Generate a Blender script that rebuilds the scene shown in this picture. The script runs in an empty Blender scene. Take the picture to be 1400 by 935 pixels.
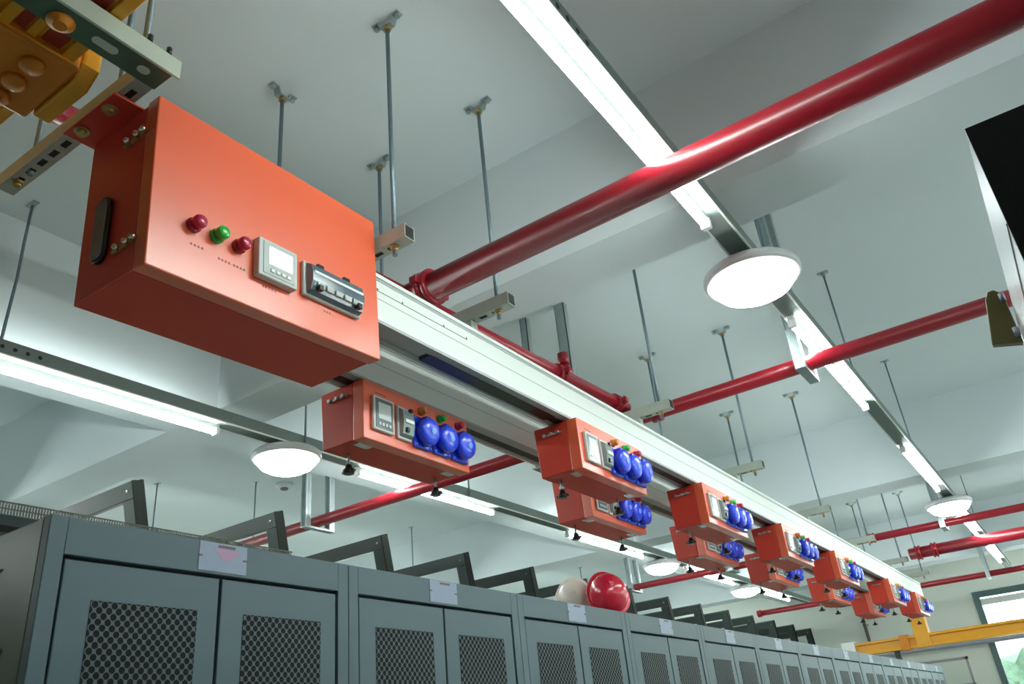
import bpy, bmesh, math, random
from mathutils import Vector, Matrix
random.seed(4)
S = bpy.context.scene
COL = S.collection
H = 1.6                       # eye height; heights below are written relative to the eye unless noted

# ------------------------------------------------------------------ camera
cam_d = bpy.data.cameras.new('camera'); cam = bpy.data.objects.new('camera', cam_d); COL.objects.link(cam)
cam_d.sensor_width = 36.0; cam_d.sensor_fit = 'HORIZONTAL'
cam_d.lens = 36.0 * 1117.73 / 1400.0
cam_d.clip_start = 0.02; cam_d.clip_end = 200
R = Matrix(((0.82130239, 0.3270474, 0.46744239), (0.56266109, -0.329062, -0.75837372), (-0.09420662, 0.88586579, -0.45427625)))
cam.matrix_world = Matrix.Translation((0, 0, H)) @ R.to_4x4()
S.camera = cam

# ------------------------------------------------------------------ world, exposure
W = bpy.data.worlds.new('world'); S.world = W; W.use_nodes = True
bg = W.node_tree.nodes['Background']; bg.inputs[0].default_value = (0.86, 0.96, 1.0, 1); bg.inputs[1].default_value = 4.0
S.view_settings.view_transform = 'Standard'; S.view_settings.look = 'None'
S.view_settings.gamma = 1.0; S.view_settings.use_curve_mapping = False
S.view_settings.exposure = 1.0
TUBE_E = 34.0
DOME_E = 15.0
S.cycles.max_bounces = 8; S.cycles.diffuse_bounces = 5; S.cycles.use_denoising = True

# ------------------------------------------------------------------ materials
def mat(name, col, rough=0.5, metal=0.0, noise=0.0, scale=8.0, bump=0.0, emit=None, estr=0.0, coat=0.0, spec=0.5, trans=0.0, crough=0.15, cior=1.5):
    m = bpy.data.materials.new(name); m.use_nodes = True
    nt = m.node_tree; b = nt.nodes['Principled BSDF']
    b.inputs['Base Color'].default_value = (*col, 1)
    b.inputs['Roughness'].default_value = rough; b.inputs['Metallic'].default_value = metal
    b.inputs['Coat Weight'].default_value = coat; b.inputs['Specular IOR Level'].default_value = spec
    b.inputs['Coat Roughness'].default_value = crough
    b.inputs['Transmission Weight'].default_value = trans
    b.inputs['Coat IOR'].default_value = cior
    if emit:
        b.inputs['Emission Color'].default_value = (*emit, 1); b.inputs['Emission Strength'].default_value = estr
    tc = nt.nodes.new('ShaderNodeTexCoord')
    n = nt.nodes.new('ShaderNodeTexNoise'); n.inputs['Scale'].default_value = scale; n.inputs['Detail'].default_value = 5
    nt.links.new(tc.outputs['Object'], n.inputs['Vector'])
    mx = nt.nodes.new('ShaderNodeMix'); mx.data_type = 'RGBA'
    k = 1 - noise
    mx.inputs[6].default_value = (col[0]*k, col[1]*k, col[2]*k, 1)
    mx.inputs[7].default_value = (min(1, col[0]*(1+noise)), min(1, col[1]*(1+noise)), min(1, col[2]*(1+noise)), 1)
    nt.links.new(n.outputs['Fac'], mx.inputs[0]); nt.links.new(mx.outputs[2], b.inputs['Base Color'])
    if bump:
        bp = nt.nodes.new('ShaderNodeBump'); bp.inputs['Strength'].default_value = bump; bp.inputs['Distance'].default_value = 0.002
        nt.links.new(n.outputs['Fac'], bp.inputs['Height']); nt.links.new(bp.outputs[0], b.inputs['Normal'])
    return m

M = dict(
    paint=mat('ceiling_paint', (0.69, 0.765, 0.785), 0.9, noise=0.03, scale=2.0),
    wallback=mat('wall_grey_low_bounce', (0.22, 0.22, 0.22), 0.9, noise=0.03, scale=2.0),  # unseen back wall, darkened so less light bounces onto the near end faces
    wall=mat('wall_paint', (0.78, 0.82, 0.76), 0.9, noise=0.03, scale=2.0),
    floor=mat('floor_tile', (0.50, 0.53, 0.50), 0.35, noise=0.05),
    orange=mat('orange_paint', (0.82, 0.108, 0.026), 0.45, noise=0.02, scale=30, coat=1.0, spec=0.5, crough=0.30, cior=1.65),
    orange_shaded=mat('orange_paint_shaded', (0.64, 0.048, 0.022), 0.45, noise=0.02, scale=30),  # same paint made darker and redder: shade of the dimmer ends painted in
    redpipe=mat('red_enamel', (0.29, 0.005, 0.016), 0.36, noise=0.06, scale=9, coat=0.15),
    zinc=mat('galvanised_steel', (0.42, 0.49, 0.49), 0.42, metal=0.75, noise=0.15, scale=40),
    rod=mat('zinc_rod', (0.20, 0.27, 0.31), 0.5, metal=0.6, noise=0.15, scale=60),
    strut=mat('strut_steel', (0.42, 0.46, 0.40), 0.5, metal=0.1, noise=0.12, scale=30),
    green=mat('dark_green_channel', (0.10, 0.17, 0.12), 0.4, metal=0.4, noise=0.15, scale=20),
    greenlip=mat('pale_channel_lip', (0.58, 0.66, 0.56), 0.4, metal=0.3, noise=0.05),
    slot=mat('slot_shadow_black', (0.012, 0.014, 0.014), 0.7),
    brass=mat('brass_bolt', (0.52, 0.38, 0.16), 0.35, metal=0.8, noise=0.1, scale=50),
    bus=mat('busway_white', (0.78, 0.84, 0.80), 0.38, noise=0.02, scale=4),
    alu=mat('busway_aluminium', (0.42, 0.45, 0.45), 0.55, metal=0.3, noise=0.05, scale=4),
    busdark=mat('busway_slot_brown', (0.045, 0.03, 0.026), 0.5, noise=0.1),
    black=mat('black_plastic', (0.012, 0.013, 0.015), 0.28, noise=0.1),
    tray=mat('tray_steel', (0.17, 0.215, 0.20), 0.6, metal=0.15, noise=0.06, scale=20),
    white=mat('white_plastic', (0.78, 0.80, 0.78), 0.35),
    rim=mat('dome_rim', (0.68, 0.70, 0.71), 0.3, coat=0.2),
    grey=mat('cabinet_grey', (0.080, 0.130, 0.150), 0.42, noise=0.05, scale=5),
    greyside=mat('cabinet_side', (0.135, 0.155, 0.105), 0.35, noise=0.10, scale=3),
    gap=mat('door_gap', (0.006, 0.01, 0.013), 0.6),
    frame=mat('skylight_frame', (0.030, 0.043, 0.040), 0.4, noise=0.08, scale=6),
    framedark=mat('frame_gasket', (0.014, 0.017, 0.015), 0.8, spec=0.1),
    mesh=mat('mesh_steel', (0.22, 0.24, 0.22), 0.45, metal=0.5),
    label=mat('pale_label', (0.27, 0.33, 0.44), 0.4, noise=0.05, scale=40),
    pink=mat('label_pink', (0.45, 0.27, 0.42), 0.5),
    blue=mat('socket_blue', (0.012, 0.06, 0.80), 0.24, noise=0.03, coat=0.4),
    bluelt=mat('socket_blue_badge', (0.16, 0.36, 0.95), 0.3, noise=0.03),
    red_l=mat('lamp_red', (0.50, 0.01, 0.06), 0.16, coat=0.6),
    green_l=mat('lamp_green', (0.03, 0.50, 0.06), 0.16, coat=0.6),
    amber_l=mat('lamp_amber', (0.62, 0.20, 0.02), 0.2, coat=0.5),
    meterf=mat('meter_frame', (0.55, 0.58, 0.56), 0.35),
    meterd=mat('meter_face', (0.13, 0.17, 0.18), 0.25, coat=0.5),
    lcd=mat('meter_display', (0.60, 0.68, 0.66), 0.2, coat=0.4),
    lcd_lit=mat('meter_display_lit', (0.8, 0.88, 0.84), 0.2, emit=(0.85, 1.0, 0.93), estr=0.75),
    smoke=mat('smoked_cover', (0.10, 0.15, 0.18), 0.12, coat=0.8),
    clear=mat('clear_cover', (0.30, 0.38, 0.36), 0.12, coat=0.8),
    breaker=mat('breaker_grey', (0.45, 0.50, 0.48), 0.4),
    yellow=mat('yellow_resin', (0.78, 0.36, 0.015), 0.42, noise=0.08, scale=12, coat=0.15),
    yellowdk=mat('yellow_resin_deep', (0.66, 0.22, 0.012), 0.45, noise=0.08, scale=12),
    redstripe=mat('red_band', (0.35, 0.03, 0.015), 0.45),
    chrome=mat('chrome', (0.75, 0.75, 0.72), 0.2, metal=1.0),
    blackface=mat('black_glossless', (0.008, 0.009, 0.006), 0.6),
    side=mat('bright_panel', (0.75, 0.80, 0.84), 0.2, metal=0.55, noise=0.02),
    olive=mat('olive_plate', (0.13, 0.11, 0.035), 0.45, noise=0.15, scale=20),
    hat_red=mat('hat_red', (0.62, 0.012, 0.045), 0.25, coat=0.5),
    hat_white=mat('hat_white', (0.80, 0.76, 0.68), 0.35),
    winframe=mat('window_frame', (0.10, 0.17, 0.17), 0.4),
    leaf=mat('hedge_leaf', (0.085, 0.15, 0.095), 0.8, noise=0.4, scale=14, bump=0.5),
    frost=mat('frosted_pane', (0.55, 0.78, 0.62), 0.5, trans=0.6),
    ink=mat('printed_ink', (0.16, 0.10, 0.10), 0.6),
    conduit=mat('conduit_brown', (0.12, 0.09, 0.06), 0.5, metal=0.3),
    greypipe=mat('grey_pipe', (0.36, 0.37, 0.42), 0.4, metal=0.3),
    sticker=mat('silver_sticker', (0.62, 0.64, 0.62), 0.25, metal=0.6, noise=0.1, scale=80),
    tube=mat('tube_light', (1, 1, 1), 0.5, emit=(0.90, 1.0, 0.965), estr=TUBE_E),
    dome=mat('dome_light', (1, 1, 1), 0.5, emit=(0.96, 1.0, 0.98), estr=DOME_E),
)
def glass():
    m = bpy.data.materials.new('clear_glass'); m.use_nodes = True
    b = m.node_tree.nodes['Principled BSDF']; b.inputs['Transmission Weight'].default_value = 1; b.inputs['Roughness'].default_value = 0.02
    b.inputs['IOR'].default_value = 1.05; b.inputs['Base Color'].default_value = (0.96, 1, 0.97, 1)
    return m
M['glass'] = glass()

def hexmat():
    """black round holes in staggered rows punched in grey sheet, in object y/z"""
    m = bpy.data.materials.new('punched_sheet'); m.use_nodes = True
    nt = m.node_tree; b = nt.nodes['Principled BSDF']; b.inputs['Roughness'].default_value = 0.45
    L = nt.links
    tc = nt.nodes.new('ShaderNodeTexCoord'); sp = nt.nodes.new('ShaderNodeSeparateXYZ'); L.new(tc.outputs['Object'], sp.inputs[0])
    def mth(op, a, bb=None):
        n = nt.nodes.new('ShaderNodeMath'); n.operation = op
        for i, v in enumerate((a, bb)):
            if v is None: continue
            if isinstance(v, (int, float)): n.inputs[i].default_value = v
            else: L.new(v, n.inputs[i])
        return n.outputs[0]
    p = 0.0205; q = 0.0215
    def dist(oy, oz):
        u = mth('SUBTRACT', mth('FRACT', mth('ADD', mth('DIVIDE', sp.outputs['Y'], p), 40 + oy)), 0.5)
        v = mth('SUBTRACT', mth('FRACT', mth('ADD', mth('DIVIDE', sp.outputs['Z'], q), 40 + oz)), 0.5)
        u = mth('MULTIPLY', u, p); v = mth('MULTIPLY', v, q)
        return mth('SQRT', mth('ADD', mth('MULTIPLY', u, u), mth('MULTIPLY', v, v)))
    d = mth('MINIMUM', dist(0, 0), dist(0.5, 0.5))
    hole = mth('LESS_THAN', d, 0.0066)
    mx = nt.nodes.new('ShaderNodeMix'); mx.data_type = 'RGBA'
    mx.inputs[6].default_value = (0.06, 0.092, 0.096, 1); mx.inputs[7].default_value = (0.004, 0.006, 0.007, 1)
    L.new(hole, mx.inputs[0]); L.new(mx.outputs[2], b.inputs['Base Color'])
    bp = nt.nodes.new('ShaderNodeBump'); bp.inputs['Strength'].default_value = 0.6; bp.inputs['Distance'].default_value = 0.003; bp.invert = True
    L.new(hole, bp.inputs['Height']); L.new(bp.outputs[0], b.inputs['Normal'])
    rg = mth('ADD', mth('MULTIPLY', hole, 0.5), 0.42); L.new(rg, b.inputs['Roughness'])
    return m
M['punch'] = hexmat()

# ------------------------------------------------------------------ mesh helpers
class MB:
    def __init__(s): s.bm = bmesh.new(); s.sm = False
    def box(s, x0, x1, y0, y1, z0, z1):
        c = [(x0,y0,z0),(x1,y0,z0),(x1,y1,z0),(x0,y1,z0),(x0,y0,z1),(x1,y0,z1),(x1,y1,z1),(x0,y1,z1)]
        v = [s.bm.verts.new(p) for p in c]
        for f in ((0,3,2,1),(4,5,6,7),(0,1,5,4),(1,2,6,5),(2,3,7,6),(3,0,4,7)): s.bm.faces.new([v[i] for i in f])
        return s
    def lathe(s, o, d, prof, n=24, cap=True):
        """prof: list of (distance along d, radius)"""
        o = Vector(o); d = Vector(d).normalized()
        a = Vector((0,0,1)) if abs(d.z) < .9 else Vector((1,0,0))
        u = d.cross(a).normalized(); w = d.cross(u)
        rings = []
        for (t, r) in prof:
            rings.append([s.bm.verts.new(o + d*t + (u*math.cos(k*2*math.pi/n) + w*math.sin(k*2*math.pi/n))*max(r, 1e-5)) for k in range(n)])
        for A, B in zip(rings, rings[1:]):
            for k in range(n):
                f = s.bm.faces.new((A[k], A[(k+1)%n], B[(k+1)%n], B[k])); f.smooth = True
        if cap:
            s.bm.faces.new(rings[0][::-1]); s.bm.faces.new(rings[-1])
        return s
    def cyl(s, p0, p1, r, n=16):
        d = Vector(p1) - Vector(p0)
        return s.lathe(p0, d, [(0, r), (d.length, r)], n)
    def prism(s, pts, a, b, axis='y'):
        """closed outline extruded; axis y: pts are (x,z); axis x: (y,z); axis z: (x,y)"""
        def P(p, t): return {'y': (p[0], t, p[1]), 'x': (t, p[0], p[1]), 'z': (p[0], p[1], t)}[axis]
        A = [s.bm.verts.new(P(p, a)) for p in pts]; B = [s.bm.verts.new(P(p, b)) for p in pts]
        n = len(pts)
        s.bm.faces.new(A); s.bm.faces.new(B[::-1])
        for i in range(n): s.bm.faces.new((A[i], B[i], B[(i+1)%n], A[(i+1)%n]))
        return s
    def tube(s, path, r, n=12):
        P = [Vector(p) for p in path]; rings = []
        for i, p in enumerate(P):
            d = (P[min(i+1, len(P)-1)] - P[max(i-1, 0)]).normalized()
            a = Vector((0.13, 0.21, 0.97)) if abs(d.z) < .9 else Vector((0.98, 0.15, 0.1))
            u = d.cross(a).normalized(); w = d.cross(u)
            rings.append([s.bm.verts.new(p + (u*math.cos(k*2*math.pi/n) + w*math.sin(k*2*math.pi/n))*r) for k in range(n)])
        for A, B in zip(rings, rings[1:]):
            for k in range(n):
                f = s.bm.faces.new((A[k], A[(k+1)%n], B[(k+1)%n], B[k])); f.smooth = True
        s.bm.faces.new(rings[0][::-1]); s.bm.faces.new(rings[-1]); return s
    def build(s, name, m, parent=None, loc=None, bevel=0.0, rot=None):
        bmesh.ops.recalc_face_normals(s.bm, faces=s.bm.faces[:])
        me = bpy.data.meshes.new(name); s.bm.to_mesh(me); s.bm.free()
        me.materials.append(M[m]); o = bpy.data.objects.new(name, me); COL.objects.link(o)
        if parent: o.parent = parent
        if loc: o.location = loc
        if rot: o.rotation_euler = rot
        if bevel:
            b = o.modifiers.new('bevel', 'BEVEL'); b.width = bevel; b.segments = 2; b.limit_method = 'ANGLE'; b.angle_limit = math.radians(50)
        return o
def tag(o, label, cat, group=None):
    o['label'] = label; o['category'] = cat
    if group: o['group'] = group
    return o
def thing(name, label, cat, loc, group=None, rot=(0,0,0)):
    o = bpy.data.objects.new(name, None); COL.objects.link(o); o.location = loc; o.rotation_euler = rot
    o.empty_display_size = 0.05
    return tag(o, label, cat, group)
def struct(o): o['kind'] = 'structure'; return o
def kids(o): return [c for c in bpy.data.objects if c.parent == o]
def copy_tree(root, loc, label, rot=None):
    tree = []
    def rec(o, par):
        c = o.copy(); COL.objects.link(c)
        if par is not None: c.parent = par
        for k in kids_of.get(o.name, []): rec(k, c)
        return c
    kids_of = {}
    for c in bpy.data.objects:
        if c.parent: kids_of.setdefault(c.parent.name, []).append(c)
    r = rec(root, None); r.location = loc; r['label'] = label
    if rot: r.rotation_euler = rot
    return r

# ------------------------------------------------------------------ room shell
CZ = 2.19; BZ = 1.63
struct(MB().box(-8, 5, -2.2, 12.6, CZ, CZ+.15).build('ceiling', 'paint', loc=(0,0,H)))
struct(MB().box(-8, 5, -2.2, 12.6, -.1, 0).build('floor', 'floor'))
struct(MB().box(-8.15, -8, -2.2, 12.6, 0, CZ+H).build('wall_left', 'wall'))
struct(MB().box(-8.15, 5.15, -2.35, -2.2, 0, CZ+H).build('wall_back', 'wallback'))
struct(MB().box(5, 5.15, -2.2, 12.6, 0, CZ+H).build('wall_right', 'wall'))
far = MB()
WX0, WX1, WZ0, WZ1 = -1.14, 1.6, H-.35, H+1.39
far.box(-8.15, WX0, 12.6, 12.8, 0, CZ+H).box(WX1, 5.15, 12.6, 12.8, 0, CZ+H).box(WX0, WX1, 12.6, 12.8, 0, WZ0).box(WX0, WX1, 12.6, 12.8, WZ1, CZ+H)
struct(far.build('wall_far', 'wall'))
for i, (y0, y1) in enumerate(((2.29, 2.555), (6.76, 7.06), (11.0, 11.3))):
    struct(MB().box(-8, 5, y0, y1, BZ, CZ).build('trim_%d' % (i+1), 'paint', loc=(0,0,H)))
lb = MB()
for a_, b_ in ((-2.2, 2.29), (2.555, 6.76), (7.06, 11.0), (11.3, 12.6)): lb.box(-3.49, -3.11, a_, b_, BZ, CZ)
struct(lb.build('trim_4', 'paint', loc=(0,0,H)))

# window
wn = bpy.data.objects.new('window_1', None); COL.objects.link(wn); wn.location = (WX0, 12.6, WZ0); struct(wn)
w, h = WX1-WX0, WZ1-WZ0
fm = MB(); t = .075
fm.box(0, w, -.03, .05, 0, t).box(0, w, -.03, .05, h-t, h).box(0, t, -.03, .05, t, h-t).box(w-t, w, -.03, .05, t, h-t)
fm.box(1.15, 1.22, -.03, .05, t, h-t)
fm.build('window_frame', 'winframe', wn, bevel=.004)
MB().box(t, w-t, .005, .015, .82, h-t).build('window_pane', 'glass', wn)
MB().box(t, w-t, .005, .015, t, .82).build('lower_pane', 'glass', wn)
hb = MB(); nx, nz = 48, 20
gv = [[hb.bm.verts.new((-3+9*i_/nx, 17.5 + .35*math.sin(i_*1.7+j_*.9) + .25*random.random() + (1.5 if j_ == nz else 0), 1.72*j_/nz + .25*random.random()*(j_ > nz-2))) for j_ in range(nz+1)] for i_ in range(nx+1)]
for i_ in range(nx):
    for j_ in range(nz): hb.bm.faces.new((gv[i_][j_], gv[i_+1][j_], gv[i_+1][j_+1], gv[i_][j_+1])).smooth = True
for v_ in hb.bm.verts: v_.co.z *= 1.36
ho = hb.build('garden_hedge', 'leaf', loc=(0, 0, 0)); tag(ho, 'pale green hedge outside, seen through the lower part of the window', 'hedge'); ho['kind'] = 'stuff'
# roller blind rail seen as pale strip
MB().box(t, w-t, -.02, .0, h-t-.10, h-t-.02).build('window_blind_rail', 'white', wn)

# ------------------------------------------------------------------ light rows
TUBES = [(-1.25, 0.08), (0.86, 2.16), (3.03, 4.28), (5.20, 6.46), (7.35, 8.60), (9.22, 10.5), (11.4, 12.45)]
DOMES = [2.58, 6.92, 8.93]
def tray(cx, label):
    t = thing('cable_tray', label, 'cable tray', (cx, -2.1, H+1.455))
    b = MB(); x0, x1 = -.020, .050
    L = 13.5
    b.box(x0, x1, 0, L, 0, .004).box(x0, x0+.003, 0, L, .004, .055).box(x1-.003, x1, 0, L, .004, .055)
    b.box(x0, x0+.014, 0, L, .055, .058).box(x1-.014, x1, 0, L, .055, .058)
    b.build('channel', 'tray', t)
    s = MB()
    for k in range(11):
        y = 2.98 + k*.045
        s.cyl((x1-.001, y, .03), (x1+.0015, y, .03), .008, 8).cyl((x0+.001, y, .03), (x0-.0015, y, .03), .008, 8)
    s.build('perforation', 'slot', t)
    l = MB().box(x1-.002, x1+.004, 0, L, -.003, .0035); l.box(x0-.004, x0+.002, 0, L, -.003, .0035); l.build('lip', 'white', t)
    return t
def tubelight(cx, y0, y1, label, grp):
    t = thing('tube_light', label, 'tube light', (cx, y0, H+1.435), grp)
    L = y1-y0
    MB().box(-.010, .010, 0, L, .001, .020).build('batten', 'meterf', t)
    MB().cyl((0, .02, -.013), (0, L-.02, -.012), .0135, 12).build('tube', 'tube', t)
    for a_ in (0, L-.02): MB().box(-.016, .016, a_, a_+.02, -.029, .006).build('end_cap', 'white', t, bevel=.003)
def domelight(cx, y, label):
    t = thing('dome_light', label, 'ceiling light', (cx, y, H+1.385))
    t.rotation_euler = (0, 0, 0)
    MB().lathe((0,0,0), (0,0,1), [(0, .148), (.0, .160), (.012, .166), (.028, .164), (.040, .150), (.048, .10), (.070, .05)], 48).build('rim', 'rim', t)
    MB().lathe((0,0,.004), (0,0,-1), [(0, .143), (.018, .140), (.040, .122), (.056, .092), (.066, .05), (.069, .0)], 48).build('diffuser', 'dome', t)
def droprod(x, y, z0, z1, label, r=.005, bracket='small', grp=None):
    t = thing('ceiling_rod', label, 'hanger rod', (x, y, H+z1), grp)
    MB().cyl((0,0,z0-z1), (0,0,-.002), r, 8).build('rod', 'rod', t)
    MB().box(-.028, .028, -.014, .014, -.005, 0).cyl((0,0,-.022), (0,0,-.005), r*2.4, 6).build('bracket', 'zinc', t)
CXR, CXL, CXE, CXF = -.575, -2.915, 1.77, -5.3
words = ['nearest', 'second', 'third', 'fourth', 'fifth', 'sixth', 'farthest']
tray(CXR, 'long grey steel cable tray of the right light row, crossing over the red pipes')
tray(CXL, 'long grey perforated cable tray of the left light row, behind the orange boxes')
tray(4.0, 'grey cable tray of the added outermost right light row, outside the picture')  # this and the next three trays carry light rows added out of view
tray(-6.9, 'grey cable tray of the added outermost left light row, hidden behind the cabinets')
tray(CXF, 'grey cable tray of the added far left light row, hidden behind the cabinets')
tray(CXE, 'grey cable tray of an added unseen light row, right of the tall black cabinet')
tn = ['behind the camera', 'nearest, crossing over the thick red pipe', 'after the first dome light',
      'just before the second dome light', 'just after the second dome light', 'farthest from the camera']
tl = ['behind the camera', 'nearest, below the big orange box', 'crossed by the red pipe',
      'below the second lower orange box', 'between the two small dome lights', 'beyond the farthest dome light']
for cx, side, nm in ((CXR, 'right', tn), (CXL, 'left', tl), (CXE, 'outer right', tn), (CXF, 'far left', tl), (4.0, 'outermost right', tn), (-6.9, 'outermost left', tl)):  # all rows except right and left are added, unseen, to brighten the room
    for i, (a, b) in enumerate(TUBES):
        if i == 6 and side in ('right', 'left'): continue
        if i == 0 and side != 'far left': continue
        lab = 'tube light on the %s tray, %s' % (side, nm[i]) if side in ('right', 'left') else 'added tube light on the %s tray outside the picture, %s in its row' % (side, words[i])
        tubelight(cx, a, b, lab, 'tube lights of the %s row' % side)
domelight(CXR+.01, 2.53, 'large lit round dome light on the right tray, below the first cross beam')
domelight(CXR, 6.9, 'lit round dome light on the right tray, small, above the far red pipes')
domelight(CXL, 2.56, 'lit round dome light on the left tray, left of the nearest small orange box')
domelight(CXL, 6.82, 'small lit round dome light on the left tray, above the aisle frames')
domelight(CXL, 8.94, 'smallest lit round dome light, farthest on the left tray')
for y, n in ((-.2, 'behind the camera'), (4.19, 'above the second red pipe'), (5.73, 'before the second cross beam'), (9.0, 'beyond the second dome light')):
    droprod(CXR+.008, y, 1.46, CZ, 'thin dark rod from the ceiling to the right tray, %s' % n)
droprod(CXR+.06, 2.62, 1.46, CZ, 'short thin rod right behind the large dome light')
for y, n in ((2.62, 'above the near round light'), (3.95, 'just past the nearest small orange box'), (5.9, 'behind the second lower orange box'), (8.2, 'behind the far orange boxes')):
    droprod(CXL+.06, y, 1.46, CZ, 'thin rod from the ceiling to the left tray, %s' % n)
# slightly bent rod at the left edge
t = thing('ceiling_rod', 'thin bent dark rod hanging left of the big orange box', 'hanger rod', (-2.97, 1.24, H+CZ))
MB().tube([(.02, -.02, -.735), (.012, -.012, -.55), (.0, .0, -.35), (-.004, .0, -.18), (0, 0, -.01)], .006, 8).build('rod', 'rod', t)
MB().box(-.03, .03, -.012, .012, -.006, 0).build('bracket', 'zinc', t)
for (x, y, z, n) in ((-5.64, 3.66, 1.3, 'left of the first open frame'), (-5.16, 4.22, 1.45, 'between the first and second open frames'),
                     (-5.3, 6.3, 1.3, 'above the third open frame'), (-5.3, 9.7, 1.3, 'above the fifth open frame')):
    droprod(x, y, z, CZ, 'thin ceiling rod behind the cabinets, %s' % n)
t = thing('smoke_detector', 'small round white smoke detector on the ceiling behind the dome light', 'smoke detector', (-5.05, 4.42, H+CZ))
MB().lathe((0,0,0), (0,0,-1), [(0, .07), (.012, .075), (.03, .065), (.036, .035)], 24).build('base', 'rim', t)
MB().lathe((0,0,-.034), (0,0,-1), [(0, .034), (.015, .028), (.02, .01)], 24).build('sensor', 'tray', t)

# ------------------------------------------------------------------ cabinets
CX, CT, CW = -1.57, .505, .8
cab = thing('server_cabinet', 'nearest grey server cabinet at the row end, with its plain side panel showing', 'cabinet', (CX, .802, 0), 'grey server cabinets in the left row')
HT = H + CT
b = MB()
b.box(-1.2, -.025, .001, CW-.001, .05, HT-.001)                      # carcass
b.build('body', 'greyside', cab, bevel=.003)
f = MB(); f.box(-.0255, 0, .001, .036, .05, HT).box(-.0255, 0, CW-.038, CW-.001, .05, HT).box(-.0255, 0, .036, CW-.038, HT-.072, HT).box(-.0255, 0, .036, CW-.038, .05, .10)
f.build('front_frame', 'grey', cab, bevel=.0015)
MB().box(-.024, -.019, .036, CW-.038, .10, HT-.072).build('recess', 'gap', cab)
for (y0, y1, n) in ((.042, .397, 0), (.405, .756, 1)):
    d = MB().box(-.018, -.003, y0, y1, .106, HT-.080).build('door', 'grey', cab, bevel=.002)
    MB().box(-.0028, -.0016, y0+.062, y1-.052, .35, HT-.152).build('vent_panel', 'punch', d)
    hy = y1-.02 if n == 0 else y0+.02
    MB().box(-.003, .014, hy-.010, hy+.010, 1.0, 1.14).build('handle', 'black', d, bevel=.003)
pl = MB().box(-.0005, .0012, .336, .466, HT-.066, HT-.002).build('name_plate', 'label', cab)
for a_, b_, c_, d_ in ((.385, .432, .012, .006), (.333, .345, .036, .032), (.455, .470, .036, .032)): MB().box(.0012, .0018, a_, b_, HT-c_, HT-d_).build('clip', 'ink', pl)
fe = MB()
for x in (-1.1, -.1):
    for y in (.1, CW-.1): fe.cyl((x, y, 0), (x, y, .05), .025, 10)
fe.build('feet', 'black', cab)
cabl = ['second grey cabinet from the near end, below the nearest small orange box', 'third grey cabinet from the near end, before the one with the hard hats',
        'grey cabinet carrying the red and white hard hats', 'grey cabinet right after the one with the hard hats'] + \
       ['grey cabinet, %s from the near end of the long row' % w_ for w_ in ('sixth', 'seventh', 'eighth', 'ninth', 'tenth', 'eleventh', 'twelfth', 'thirteenth')]
for i, l in enumerate(cabl): copy_tree(cab, (CX, .802 + CW*(i+1), 0), l)
MB().prism([(.375, HT-.014), (.445, HT-.016), (.425, HT-.036), (.400, HT-.040)], .0011, .0015, 'x').build('emblem', 'pink', pl)

# small fixings on the row end's side panel
t = thing('side_handle_strip', 'small dark slotted catch on the side panel of the nearest cabinet', 'catch', (-1.80, .8005, H+.43))
MB().prism([(-.10, -.004), (.06, -.004), (.07, .002), (-.10, .004)], -.004, 0, 'y').build('bar', 'black', t)
MB().cyl((.12, 0, -.16), (.12, -.003, -.16), .006, 12).build('screw', 'black', t)

# containment fascia behind the cabinets, with mesh strip
FX = -2.85
t = thing('aisle_fascia', 'grey blue aisle fascia with mesh strip standing behind the near cabinets', 'panel', (FX, .4, 0))
MB().box(-.04, 0, 0, 2.15, 0, H+.89).build('panel', 'grey', t, bevel=.002)
MB().box(-.0015, .002, .6, 1.01, H+.83, H+.852).build('slot', 'gap', t)
g = MB()
for k in range(215):
    y = k*.01
    g.box(.002, .005, y, y+.0035, H+.885, H+.93)
g.box(.0015, .0055, 0, 2.15, H+.926, H+.931).box(.0015, .0055, 0, 2.15, H+.905, H+.909)
for k in range(215):
    y = k*.01+.005
    g.box(-.012, -.009, y, y+.0035, H+.885, H+.925)
g.build('mesh_strip', 'mesh', t)
# low mesh strip continuing above the next cabinets
t = thing('aisle_mesh_strip', 'thin dark mesh strip along the top behind the second and third cabinets', 'mesh strip', (FX, 2.552, 0))
MB().box(-.04, 0, 0, 2.6, 0, H+.878).build('panel', 'grey', t)
g = MB()
for k in range(130): g.box(.001, .005, k*.02, k*.02+.008, H+.876, H+.90)
g.build('mesh', 'frame', t)

# ------------------------------------------------------------------ skylight frames propped open above the aisle
def skyframe(loc, label):
    t = thing('skylight_frame', label, 'frame', loc, 'open skylight frames above the aisle', rot=(math.radians(13), 0, 0))
    X0, X1, Z1, T = -1.15, 0, .80, .078
    a = MB(); a.box(X0, X1, -.02, .02, Z1-T, Z1).box(X0, X0+T, -.02, .02, 0, Z1-T).box(X1-T, X1, -.02, .02, 0, Z1-T).box(X0+T, X1-T, -.02, .02, 0, T)
    a.build('border', 'frame', t, bevel=.003)
    g = MB(); g.box(X0, X1+.003, .02, .034, Z1-.018, Z1+.003).box(X1-.02, X1+.003, .02, .034, 0, Z1-.018).box(X0, X0+.02, .02, .034, 0, Z1-.018)
    g.box(X1, X1+.006, -.022, .034, 0, Z1)
    g.build('gasket', 'framedark', t)
    MB().cyl((X1-.035, -.021, Z1-.04), (X1-.035, -.027, Z1-.04), .006, 10).build('screw', 'chrome', t)
    return t
ords = ['', 'second', 'third', 'fourth', 'fifth', 'sixth', 'seventh', 'eighth', 'ninth', 'tenth', 'eleventh', 'twelfth', 'thirteenth', 'last']
yb = 1.995 + .8*math.sin(math.radians(13))
sf = skyframe((-3.235, yb, H+.47), 'dark open skylight frame nearest the camera, above the first cabinet')
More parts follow.
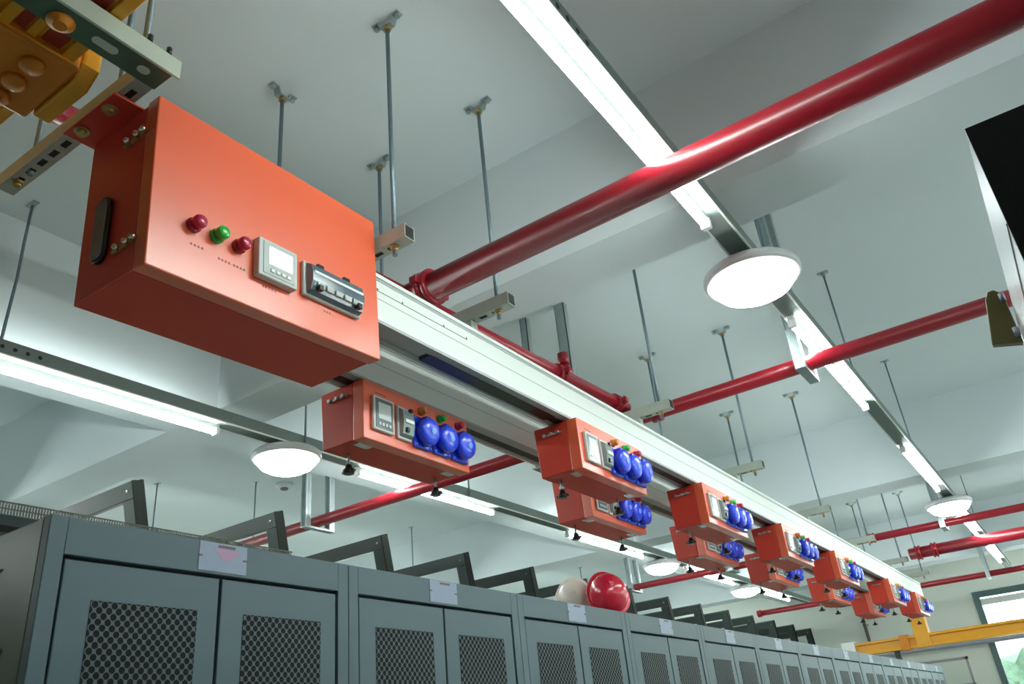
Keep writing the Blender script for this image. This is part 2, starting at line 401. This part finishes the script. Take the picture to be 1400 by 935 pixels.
for i in range(1, 14):
    copy_tree(sf, (-3.235, yb + .795*i, H+.47), 'dark open skylight frame above the aisle, %s from the near end' % ords[i] if i < 13 else 'dark open skylight frame farthest from the camera')
rail = MB().box(-.05, .12, 0, 11.2, -.03, 0)
rail.box(-1.24, -1.15, 0, 11.2, -.03, 0)
for k in range(15): rail.box(-1.15, -.05, .1+k*.795, .14+k*.795, -.03, 0)
tag(rail.build('aisle_roof_rail', 'frame', loc=(-3.235, 1.5, H+.47), bevel=.003), 'dark roof framework carrying the open skylight frames', 'framework')
pf = thing('aisle_roof_post', 'dark posts of the aisle roof hidden behind the cabinets', 'post', (-3.17, 1.5, 0))
for k in range(6): MB().box(-.03, .03, k*2.2+.02, k*2.2+.08, 0, H+.44).build('post', 'frame', pf)

# ------------------------------------------------------------------ hard hats
def hat(loc, rot, label, m):
    t = thing('hard_hat', label, 'hard hat', loc, rot=rot)
    s = MB()
    prof = [(0, .118), (.03, .116), (.06, .108), (.09, .090), (.115, .062), (.128, .030), (.131, 0)]
    s.lathe((0,0,0), (0,0,1), prof, 36, cap=False)
    s.lathe((0,0,.004), (0,0,1), [(0, .112), (.03, .110), (.06, .102), (.088, .084), (.112, .055), (.124, .02)], 36, cap=False)
    for v in s.bm.verts: v.co.y *= 1.12
    s.build('shell', m, t)
    r = MB(); r.lathe((0,0,0), (0,0,1), [(-.004, .116), (-.004, .136), (.004, .134), (.006, .117)], 36, cap=False)
    for v in r.bm.verts:
        v.co.y *= 1.12
        if v.co.y > .08: v.co.y += .035*(v.co.y-.08)/.07
    r.build('brim', m, t)
    k = MB(); k.prism([(-.11, .06), (-.06, .113), (0, .137), (.06, .113), (.11, .06), (.1, .05), (0, .12), (-.1, .05)], -.012, .012, 'x'); k.build('ridge', m, t)
    MB().lathe((0,0,.012), (0,0,1), [(0, .098), (.03, .096), (.031, .088), (0, .09)], 30, cap=False).build('headband', 'black', t)
    return t
def settle(t, z):
    bpy.context.view_layer.update()
    lo = min((c.matrix_world @ v.co).z for c in kids(t) for v in c.data.vertices)
    t.location.z += z - lo
h1 = hat((-1.70, 3.335, H+CT+.125), (math.radians(62), 0, math.radians(42)), 'red hard hat lying on its side on top of the fourth cabinet', 'hat_red')
h2 = hat((-1.88, 3.355, H+CT+.120), (math.radians(68), 0, math.radians(30)), 'white hard hat leaning behind the red one on the fourth cabinet', 'hat_white')
for h_ in (h1, h2): h_.scale = (.72, .72, .72); settle(h_, H+CT+.001)

# ------------------------------------------------------------------ busways
def busway(xf, y0, y1, label):
    t = thing('busway', label, 'busway', (xf, y0, H+1.095))
    L = y1-y0; w_ = .085; h_ = .155
    b = MB(); b.box(-.004, 0, 0, L, .008, h_).box(-w_, -w_+.004, 0, L, .008, h_).box(-w_+.004, -.004, 0, L, h_-.004, h_)
    b.box(0, .004, 0, L, h_-.012, h_).box(0, .003, 0, L, .008, .016)
    b.build('housing', 'bus', t)
    g = MB(); g.box(0, .0012, 0, L, h_-.022, h_-.0125); g.box(0, .001, 0, L, .075, .0765); g.build('groove', 'alu', t)
    u = MB(); u.box(-w_, -w_+.018, 0, L, 0, .008).box(-.028, .002, 0, L, 0, .008); u.build('bottom_rail', 'alu', t)
    lp = MB(); lp.box(-w_-.004, -w_+.002, 0, L, -.004, .009); lp.build('edge_strip', 'bus', t)
    MB().box(-w_+.018, -.028, 0, L, .012, .03).build('slot', 'busdark', t)
    MB().box(-w_+.020, -.030, .28, L, .002, .012).build('conductor_cover', 'busdark', t)
    MB().box(-w_+.019, -.029, 0, .28, .006, .012).build('slot_liner', 'alu', t)
    return t
FB = busway(-1.325, 1.436, 9.75, 'front white busway with the orange plug-in boxes, running from the big orange box')
RB = busway(-1.606, 1.12, 9.7, 'rear busway half hidden behind and below the front white one')
MB().box(-.070, -.024, .285, .99, -.002, .011).build('slot_cover', 'black', FB)
mk = MB().box(.0002, .0014, .03, .445, .1, .1014)
for yy in (.03, .135, .325, .44): mk.box(.0002, .0016, yy, yy+.004, .1, .108)
mk.build('printed_scale', 'ink', FB)

# ------------------------------------------------------------------ tap boxes
def tapbox(loc, label):
    t = thing('power_box', label, 'power box', loc, 'small orange plug-in power boxes')
    L, w_, h_ = .52, .185, .19
    B = MB(); xb, xf = -w_/2, w_/2-.045
    B.prism([(xb+.012, 0), (xf, 0), (xf, h_), (xb, h_)], -L/2, L/2, 'y')
    B.build('body', 'orange_shaded', t, bevel=.0025)
    Fm = MB().box(xf+.0015, w_/2, -L/2-.002, L/2+.002, -.003, h_); F = Fm.build('lid', 'orange', t, bevel=.0025)
    MB().box(xb+.05, xf-.02, -.1, .1, h_, h_+.0045).build('plug_foot', 'black', t)
    X = w_/2; Y0 = -L/2
    m = MB().box(X, X+.012, Y0+.030, Y0+.125, .030, .142).build('meter', 'meterf', t, bevel=.003)
    MB().box(X+.012, X+.0135, Y0+.039, Y0+.116, .038, .134).build('meter_face', 'meterd', m)
    MB().box(X+.0135, X+.0145, Y0+.050, Y0+.106, .068, .122).build('display', 'lcd', m)
    k = MB()
    for q in range(4): k.box(X+.0135, X+.016, Y0+.050+q*.015, Y0+.059+q*.015, .046, .056)
    k.build('button', 'lcd', m)
    b_ = MB().box(X, X+.010, Y0+.142, Y0+.208, .028, .140).build('breaker_frame', 'meterf', t, bevel=.003)
    MB().prism([(X+.010, .036), (X+.024, .042), (X+.030, .08), (X+.026, .12), (X+.010, .132)], Y0+.149, Y0+.201, 'y').build('cover', 'clear', b_)
    MB().box(X+.024, X+.034, Y0+.160, Y0+.172, .048, .062).build('switch', 'black', b_)
    MB().box(X+.024, X+.034, Y0+.178, Y0+.190, .118, .128).build('switch', 'black', b_)
    MB().box(X+.028, X+.033, Y0+.155, Y0+.196, .078, .090).build('white_strip', 'white', b_)
    for i, lm in enumerate(('amber_l', 'green_l', 'red_l')):
        yc = Y0 + .262 + i*.098
        s = MB().box(X, X+.012, yc-.044, yc+.044, .020, .128).build('socket', 'blue', t, bevel=.005)
        hs = MB(); hs.lathe((X+.012, yc, .074), (1, .0, -.12), [(0, .041), (.012, .039), (.015, .045), (.030, .0455), (.037, .043), (.041, .035), (.043, .022), (.0435, .0)], 28)
        hs.build('socket_lid', 'blue', s)
        MB().box(X+.010, X+.040, yc-.012, yc+.012, .112, .124).build('hinge', 'blue', s, bevel=.003)
        bd = MB(); bd.lathe((X+.0545, yc+.003, .069), (1, 0, -.12), [(0, .012), (.0025, .011)], 16); bd.build('badge', 'bluelt', s)
        sc = MB()
        for (dy, dz) in ((-.036, .028), (.036, .028), (-.036, .120), (.036, .120)): sc.cyl((X+.012, yc+dy, dz), (X+.0145, yc+dy, dz), .004, 8)
        sc.build('screw', 'bluelt', s)
        MB().lathe((X, yc+.008, .155), (1, 0, 0), [(0, .015), (.006, .015), (.007, .012), (.020, .0125), (.025, .009)], 18).build('indicator_lamp', lm, t)
    for yy in (Y0-.004, L/2):
        la = MB().box(-.055, .025, yy, yy+.004, .150, .156)
        for q in (-.045, -.015, .012): la.cyl((q, yy+(-.010 if yy < 0 else .004), .153), (q, yy+(0 if yy < 0 else .014), .153), .006, 8)
        la.build('latch', 'zinc', t)
    st = MB().box(.02, .066, Y0+.025, Y0+.085, -.0015, 0).build('underside_label', 'sticker', t)
    MB().box(.02, .066, L/2-.075, L/2-.02, -.0015, 0).build('underside_label', 'sticker', t)
    for (x, y) in ((-.045, Y0+.075), (-.02, L/2-.05)):
        kn = MB().cyl((x, y, -.040), (x, y, 0), .0045, 10).build('clamp_bolt', 'zinc', t)
        MB().lathe((x, y, -.066), (0,0,1), [(0, .017), (.012, .019), (.018, .012), (.030, .008)], 14).box(x-.024, x+.024, y-.006, y+.006, -.062, -.054).build('knob', 'black', kn, bevel=.001)
    MB().box(X, X+.0008, Y0+.05, Y0+.10, .157, .1595).build('caption', 'ink', F)
    return t
xf_, xr_ = -1.3825, -1.6825+.0
ff = [2.48, 3.665, 4.865, 6.045, 7.80, 9.0]
rr = [1.69, 3.09, 4.35, 5.56, 7.02, 8.4]
lf = ['nearest box on the front busway', 'second box on the front busway', 'third box on the front busway', 'fourth box on the front busway', 'fifth box on the front busway', 'farthest box on the front busway']
lr = ['on the rear busway, nearest the camera and just below the big box', 'second box on the rear busway, half under the nearest front one', 'third box on the rear busway',
      'fourth box on the rear busway', 'fifth box on the rear busway', 'farthest box on the rear busway']
ZB = H + 1.089 - .19
tb = tapbox((xf_, ff[0]+.26, ZB), 'small orange power box with three blue sockets, ' + lf[0])
for y, l in zip(ff[1:], lf[1:]): copy_tree(tb, (xf_, y+.26, ZB), 'small orange power box with three blue sockets, ' + l)
for y, l in zip(rr, lr): copy_tree(tb, (xr_, y+.26, ZB), 'orange power box, ' + l)

# ------------------------------------------------------------------ the big feed box
t = thing('feed_box', 'big orange feed box with lamps and meter at the near end of the busways', 'power box', (-1.415, 1.097, H+.947), rot=(math.radians(2.0), 0, 0))
L, h_ = .672, .424; X = .125; Y0 = -L/2
MB().box(-.125, X-.042, Y0, L/2, 0, h_).build('body', 'orange_shaded', t, bevel=.003)
lid = MB().box(X-.0395, X, Y0-.003, L/2+.003, -.003, h_+.003).build('lid', 'orange', t, bevel=.003)
for i, lm in enumerate(('red_l', 'green_l', 'red_l')):
    yc = Y0 + .100 + i*.0585
    p = MB().lathe((X, yc, .135), (1, 0, 0), [(0, .0175), (.006, .0175), (.007, .014), (.012, .014)], 24).build('indicator_lamp', lm, t)
    MB().lathe((X+.011, yc, .135), (1, 0, 0), [(0, .0155), (.016, .0155), (.021, .012), (.022, .0)], 24).build('lens', lm, p)
m = MB().box(X, X+.022, Y0+.258, Y0+.372, .076, .176).build('meter', 'meterf', t, bevel=.004)
MB().box(X+.022, X+.0235, Y0+.270, Y0+.362, .084, .168).build('meter_face', 'breaker', m)
MB().box(X+.0235, X+.0245, Y0+.286, Y0+.354, .112, .158).build('display', 'lcd_lit', m)
k = MB()
for q in range(4): k.box(X+.0235, X+.026, Y0+.290+q*.016, Y0+.300+q*.016, .092, .100)
k.build('button', 'white', m)
br = MB().box(X, X+.012, Y0+.400, Y0+.592, .084, .178).build('breaker_frame', 'meterf', t, bevel=.004)
MB().prism([(X+.012, .088), (X+.026, .094), (X+.034, .118), (X+.036, .140), (X+.030, .162), (X+.012, .174)], Y0+.408, Y0+.586, 'y').build('cover', 'smoke', br, bevel=.002)
MB().box(X+.0345, X+.037, Y0+.414, Y0+.580, .137, .144).build('white_strip', 'white', br)
sw = MB()
for q in range(5): sw.box(X+.028, X+.036, Y0+.425+q*.030, Y0+.446+q*.030, .102, .116)
sw.build('breaker_module', 'breaker', br)
for a_ in (.424, .556): MB().box(X+.030, X+.042, Y0+a_, Y0+a_+.013, .093, .106).build('catch', 'black', br)
for a_ in (.44, .53): MB().box(X+.012, X+.02, Y0+a_, Y0+a_+.02, .172, .180).build('hinge', 'black', br)
cp = MB()
random.seed(2)
for (y0, n, z) in ((.095, 4, .088), (.165, 4, .082), (.205, 4, .082), (.285, 5, .062), (.475, 3, .068)):
    for q in range(n):
        yy = Y0 + y0 + q*.009
        cp.box(X, X+.0006, yy, yy+.006, z, z+.0012).box(X, X+.0006, yy+.0024, yy+.0034, z-.002, z+.004).box(X, X+.0006, yy+.001, yy+.005, z+.003, z+.0038)
cp.build('caption', 'ink', lid)
for z, dx in ((.345, 0), (.070, 0)):
    la = MB().box(X-.115, X-.030, Y0-.008, Y0, z-.005, z+.005).build('latch', 'brass', t, bevel=.001)
    s_ = MB()
    for q in (-.022+X-.012, -.045+X-.012, -.078+X-.012): s_.lathe((q, Y0-.006, z), (0,-1,0), [(0, .006), (.008, .0075), (.014, .005)], 12)
    s_.build('latch_screw', 'chrome', la)
# oval cable gland
ov = []; iv = []
for k_ in range(32):
    a = k_*2*math.pi/32; s_ = .055 if math.sin(a) >= 0 else -.055
    ov.append((-.040 + .028*math.cos(a), .150 + s_ + .028*math.sin(a)))
    iv.append((-.040 + .021*math.cos(a), .150 + s_ + .021*math.sin(a)))
gl = MB().prism(ov, Y0-.010, Y0, 'y').build('cable_gland', 'black', t, bevel=.003)
MB().prism(iv, Y0-.013, Y0-.0095, 'y').build('gland_membrane', 'smoke', gl, bevel=.002)
fl = MB().box(-.135, .062, Y0-.068, Y0+.02, h_, h_+.005).build('mounting_flange', 'orange_shaded', t, bevel=.001)
for x in (-.095, .012):
    MB().cyl((x, Y0-.047, h_-.012), (x, Y0-.047, h_+.004), .011, 6).cyl((x, Y0-.047, h_-.003), (x, Y0-.047, h_), .017, 16).build('bolt', 'brass', fl)

# ------------------------------------------------------------------ struts, hanger rods
def strut_mesh(t, x0, x1, w_=.041, h_=.041, m='strut', sm='slot', bolts=()):
    b = MB(); b.box(x0, x1, -w_/2, w_/2, 0, .003).box(x0, x1, -w_/2, -w_/2+.003, .003, h_).box(x0, x1, w_/2-.003, w_/2, .003, h_)
    b.box(x0, x1, -w_/2, -w_/2+.010, h_, h_+.003).box(x0, x1, w_/2-.010, w_/2, h_, h_+.003)
    b.build('channel', m, t)
    s = MB(); x = x1 - .05
    while x > x0+.04:
        s.box(x-.028, x, -.007, .007, -.0006, .0002); x -= .05
    s.box(x1-.001, x1+.0006, -w_/2+.004, w_/2-.004, .004, h_-.002)
    s.build('slot', sm, t)
    for x in bolts:
        MB().cyl((x, 0, -.006), (x, 0, 0), .014, 6).cyl((x, 0, -.014), (x, 0, -.006), .009, 6).build('nut', 'brass', t)
def anchor_rod(x, y, z0, label, wing='x', r=.007, ztop=CZ):
    t = thing('threaded_rod', label, 'hanger rod', (x, y, H+ztop))
    MB().cyl((0, 0, z0-ztop), (0, 0, -.03), r, 10).build('rod', 'rod', t)
    b = MB()
    pts = [(-.055, 0), (-.055, -.005), (-.030, -.006), (-.022, -.032), (.022, -.032), (.030, -.006), (.055, -.005), (.055, 0), (.026, 0), (.017, -.026), (-.017, -.026), (-.026, 0)]
    b.prism(pts, -.014, .014, 'y' if wing == 'x' else 'x')
    br = b.build('bracket', 'zinc', t)
    for q in (-.045, .045):
        p = (q, 0) if wing == 'x' else (0, q)
        MB().cyl((p[0], p[1], -.016), (p[0], p[1], -.004), .010, 6).build('anchor_bolt', 'zinc', br)
    MB().cyl((0, 0, -.045), (0, 0, -.032), .014, 6).build('nut', 'brass', br)
    return t
hang = [1.455, 1.955, 3.20, 4.42, 5.80, 7.16, 8.50, 9.60]
hl = ['just past the big orange box', 'right after the thick red pipe', 'beside the second red pipe', 'fourth from the near end', 'fifth from the near end', 'sixth from the near end', 'seventh from the near end', 'farthest, near the busway end']
for y, n in zip(hang, hl):
    t = thing('support_channel', 'slotted steel support channel over the busways, ' + n, 'support channel', (0, y, H+1.300), 'steel channels carrying the busways')
    strut_mesh(t, -1.88, -1.19, bolts=(-1.245, -1.74))
    for xx in (-1.325-.043, -1.606-.043): MB().box(xx-.025, xx+.025, -.018, .018, -.0495, 0).build('spacer', 'strut', t)
    anchor_rod(-1.245, y, 1.27, 'front threaded rod holding the channel ' + n, 'x')
    if y != 3.20: anchor_rod(-1.74, y, 1.27, 'rear threaded rod holding the channel ' + n, 'y' if y < 1.5 else 'x')

# strut over the near end of the big box
t = thing('support_channel', 'long slotted steel channel bolted to the near end flange of the big orange box', 'support channel', (0, .708, H+1.3705))
strut_mesh(t, -1.86, -1.278, m='strut', bolts=(-1.80,))
# dark green channel along the busway direction
t = thing('support_channel', 'dark green channel with oblong holes ending above the big orange box', 'support channel', (-1.243, 0, H+1.352))
b = MB(); b.box(-.034, .030, -.2, .722, .0, .004).box(-.034, -.031, -.2, .722, .004, .045); b.build('channel', 'green', t)
MB().box(.030, .036, -.2, .735, -.003, .045).build('lip', 'greenlip', t)
s = MB()
for yy in (.675, .590, .40, .30):
    pts = [(-.002 + .011*math.cos(a*math.pi/8), yy + (.016 if math.cos(a*math.pi/8-math.pi/2) >= 0 else -.016)*(.15 if yy > .65 else 1) + .011*math.sin(a*math.pi/8)) for a in range(16)]
    s.prism(pts, -.0008, .001, 'z')
s.build('hole', 'greenlip', t)
MB().lathe((-.012, .505, 0), (0,0,-1), [(0, .026), (.004, .026), (.005, .013), (.013, .013)], 20).build('bolt', 'yellowdk', t)
for yy in (.705, .66): MB().cyl((.034, yy, .045), (.034, yy, .062), .006, 8).build('small_bolt', 'black', t)
for (x, y, z0, n) in ((-1.262, .680, 1.395, 'the right one'), (-1.392, .708, 1.40, 'the middle one'), (-1.742, .708, 1.36, 'the left one')):
    anchor_rod(x, y, z0, 'threaded rod rising behind the yellow busway at top left, ' + n, 'x')

# ------------------------------------------------------------------ yellow cast busway, near
t = thing('yellow_busway', 'thick yellow orange cast busway crossing the top left corner', 'busway', (-1.4, .42, H+1.414))
b = MB(); b.box(-1.2, .75, -.20, .175, 0, .17); b.build('housing', 'yellow', t, bevel=.008)
r_ = MB()
for (y0, y1, z) in ((-.19, -.165, -.012), (.02, .045, -.016), (.075, .095, -.010), (.150, .178, -.014)): r_.box(-1.2, .75, y0, y1, z, 0)
r_.build('rib', 'yellow', t, bevel=.003)
MB().box(-1.2, .75, .048, .072, -.003, 0).box(-1.2, .75, .105, .145, -.002, 0).build('red_band', 'redstripe', t)
j = MB().box(-.20, .02, -.22, .195, -.030, .20).build('joint_block', 'yellowdk', t, bevel=.01)
MB().prism([(-.17, -.035), (-.02, -.035), (.02, .0), (.02, .06), (-.17, .06)], .195, .235, 'y').build('joint_flange', 'yellow', j, bevel=.006)
for x in (-.165, -.10, -.03):
    for y in (-.16, -.02, .12):
        MB().lathe((x, y, -.030), (0,0,-1), [(0, .024), (.010, .024), (.016, .020), (.018, .0)], 18).build('bolt', 'yellowdk', j)

# ------------------------------------------------------------------ red pipes
def pipe(p0, p1, r, label, rings=()):
    t = thing('fire_pipe', label, 'pipe', (p0[0], p0[1], H+p0[2]))
    d = Vector(p1)-Vector(p0)
    MB().cyl((0,0,0), d, r, 32).build('tube', 'redpipe', t)
    dn = d.normalized()
    for s_ in rings:
        a = dn*s_
        c = MB().lathe(a - dn*.022, dn, [(0, r+.004), (.0, r*1.28+.002), (.014, r*1.28+.002), (.016, r*1.16), (.028, r*1.16), (.030, r*1.28+.002), (.044, r*1.28+.002), (.044, r+.004)], 28).build('coupling', 'redpipe', t)
        bo = MB()
        for sg in (-1, 1):
            off = Vector((0, 0, 1)).cross(dn)*sg*(r*1.28+.010) if abs(dn.z) < .9 else Vector((sg*(r+.012), 0, 0))
            pz = a + off
            bo.box(pz.x-.014, pz.x+.014, pz.y-.014, pz.y+.014, pz.z-.012, pz.z+.012)
            bo.cyl((pz.x, pz.y, pz.z-.022), (pz.x, pz.y, pz.z+.022), .005, 8)
        bo.build('coupling_bolt', 'redpipe', c, bevel=.003)
    return t
pipe((-1.455, 1.775, 1.36), (3.0, 1.695, 1.36), .046, 'thick red pipe crossing the picture in front, above the near busway', (.075, 2.9))
pipe((-1.515, 1.46, 1.39), (-1.44, 3.27, 1.40), .030, 'red pipe running lengthwise just above the front busway', (1.25, 1.72))
pipe((-1.87, -2.1, 1.70), (-1.87, 1.75, 1.70), .034, 'red pipe behind the yellow busway at top left', ())
p = pipe((-8.0, 3.425, 1.36), (2.0, 3.29, 1.36), .033, 'thinner red pipe crossing above the busways, second from the camera', (6.53, 6.68))
pipe((-8.0, 7.30, 1.36), (5.0, 7.44, 1.36), .030, 'thin red pipe crossing right of the second dome light', (6.75,))
pipe((-1.16, 8.47, 1.35), (5.0, 8.47, 1.35), .050, 'thick far red pipe crossing below the far tube lights', (.08, .22))
pipe((-3.42, 10.75, 1.36), (5.0, 11.0, 1.36), .032, 'farthest thin red pipe above the window', (.03,))
t = thing('fire_pipe', 'short red riser pipe in front of the wide steel post', 'pipe', (-1.80, 3.408, H+1.36))
MB().cyl((0,0,-.01), (0,0,.50), .024, 20).build('tube', 'redpipe', t)
MB().cyl((0,0,.44), (0,0,.50), .029, 20).build('cap', 'redpipe', t)
def ushape(x, y, dy, zb, label, ztop=CZ, wd=.041):
    t = thing('pipe_support', label, 'pipe support', (x, y, H+zb))
    for s_ in (-1, 1):
        b = MB(); yy = s_*dy
        b.box(-wd/2, wd/2, yy-.002, yy+.002, 0, ztop-zb).box(-wd/2, -wd/2+.003, yy-.018*0-.02, yy+.02, 0, ztop-zb)
        b.box(wd/2-.003, wd/2, yy-.02, yy+.02, 0, ztop-zb)
        b.build('post', 'zinc', t)
    MB().box(-wd/2, wd/2, -dy-.022, dy+.022, -.006, 0).build('base_plate', 'zinc', t)
    u = MB(); u.box(-wd/2, wd/2, -dy+.02, dy-.02, 0, .006); u.build('saddle', 'strut', t)
ushape(-3.55, 3.37, .095, 1.318, 'pair of steel posts holding the red pipe, below the left tray')
ushape(-.628, 3.335, .085, 1.318, 'steel post bracket holding the second red pipe beside the right tray')
ushape(-.70, 7.379, .075, 1.322, 'steel bracket holding the thin red pipe just below the second dome light')
ushape(-.75, 10.829, .08, 1.32, 'steel post holding the farthest red pipe above the window')
ushape(-2.47, 7.36, .08, 1.322, 'pair of dark posts holding the red pipe behind the middle orange boxes', wd=.06)
ushape(-3.45, 7.349, .09, 1.322, 'pair of steel posts holding the red pipe behind the hard hats')
for (x, n) in ((-1.80, 'wide'), (-2.04, 'narrow')):
    t = thing('steel_post', '%s grey square steel post rising behind the front busway to the ceiling' % n, 'post', (x, 3.46, H+1.31))
    w_ = .042 if n == 'wide' else .03
    MB().box(-w_, w_*.4, 0, .004, 0, CZ-1.31).box(-w_, -w_+.004, 0, .04, 0, CZ-1.31).box(w_*.4-.004, w_*.4, 0, .04, 0, CZ-1.31).build('channel', 'zinc', t)
    MB().box(-w_-.01, w_*.4+.01, -.02, .06, 0, .005).build('foot_plate', 'zinc', t)

# ------------------------------------------------------------------ far yellow busway and end wall things
t = thing('yellow_busway', 'long yellow busway crossing in front of the window at the far end', 'busway', (-2.45, 11.25, H+.735))
b = MB(); b.box(0, 5.5, -.045, .045, .03, .115).box(0, 5.5, -.07, .07, 0, .03).box(0, 5.5, -.07, .07, .115, .145); b.build('housing', 'yellow', t, bevel=.003)
MB().box(.52, .62, -.085, .085, -.012, .16).build('joint', 'yellowdk', t, bevel=.004)
MB().box(.70, .86, -.08, .08, -.005, .36).build('tap_riser', 'yellow', t, bevel=.004)
MB().box(-.16, 0, -.08, .08, -.02, .17).build('end_cover', 'white', t, bevel=.004)
t = thing('support_post', 'grey post holding the far yellow busway, half hidden behind the cabinet row', 'post', (-2.0, 11.25, 0))
MB().box(-.03, .03, -.03, .03, 0, H+.734).build('post', 'frame', t)
MB().box(-.08, .08, -.08, .08, 0, .01).build('foot_plate', 'frame', t)
t = thing('support_post', 'grey post holding the far yellow busway, in front of the window', 'post', (.9, 11.25, 0))
MB().box(-.03, .03, -.03, .03, 0, H+.734).build('post', 'frame', t)
MB().box(-.08, .08, -.08, .08, 0, .01).build('foot_plate', 'frame', t)
t = thing('grey_pipe', 'thin grey pipe across the end wall and the window below the yellow busway', 'pipe', (-2.6, 12.48, H+.80))
MB().cyl((0,0,0), (5.5, 0, -.04), .035, 12).build('tube', 'greypipe', t)
q = MB()
for x in (.3, 1.4, 4.4): q.box(x-.015, x+.015, 0, .12, -.04, .04)
q.build('wall_clip', 'greypipe', t)
t = thing('brown_conduit', 'bent brown conduit pipe on the end wall left of the last orange boxes', 'pipe', (-3.6, 12.53, H))
MB().tube([(0, 0, 1.95), (.3, 0, 1.80), (.42, 0, 1.74), (.62, 0, 1.53), (.80, 0, 1.50), (1.0, 0, 1.50), (1.05, 0, 1.45), (1.06, 0, 1.0), (1.06, 0, .86)], .022, 10).build('tube', 'conduit', t)
q = MB()
for (x, z) in ((.15, 1.87), (1.06, 1.2)): q.box(x-.035, x+.035, -.005, .069, z-.012, z+.012)
q.build('wall_clip', 'zinc', t)
# glazed partition at the far end of the aisle
t = thing('glass_partition', 'pale framed glass partition below the far yellow busway', 'partition', (-2.4, 12.1, 0))
fr = MB()
for x in (0, .5, 1.0): fr.box(x, x+.03, -.02, .02, 0, H+.62)
fr.box(0, 1.03, -.02, .02, H+.59, H+.62).box(0, 1.03, -.02, .02, H+.30, H+.32); fr.build('frame', 'greypipe', t)
MB().box(.03, 1.0, -.004, .004, .1, H+.59).build('pane', 'glass', t)

# ------------------------------------------------------------------ tall black cabinet at right
t = thing('tall_cabinet', 'tall cabinet with black front and bright metal side at the right edge', 'cabinet', (.069, .936, 0))
TH = H+.602
MB().box(.004, .80, .004, 1.05, .05, TH-.004).build('body', 'blackface', t)
MB().box(0, .80, 0, .006, .05, TH).build('front_panel', 'blackface', t)
MB().box(0, .004, .006, 1.05, .05, TH).build('side_panel', 'side', t)
MB().box(-.0012, 0, .006, 1.05, TH-.135, TH-.131).box(-.0012, 0, .52, .524, .05, TH-.135).build('seam', 'black', t)
ft = MB()
for x in (.08, .7):
    for y in (.1, .95): ft.cyl((x, y, 0), (x, y, .05), .025, 10)
ft.build('feet', 'black', t)
t = thing('olive_plate', 'small olive brown hinged plate on the side of the tall black cabinet', 'plate', (.067, 1.60, H+.57))
MB().prism([(-.047, .012), (0, .0), (0, .10), (-.012, .112), (-.022, .112), (-.030, .098)], 0, .02, 'y').build('plate', 'olive', t, bevel=.002)
for z in (.02, .09): MB().cyl((-.004, -.006, z-.008), (-.004, -.006, z+.008), .005, 8).build('hinge', 'greypipe', t)
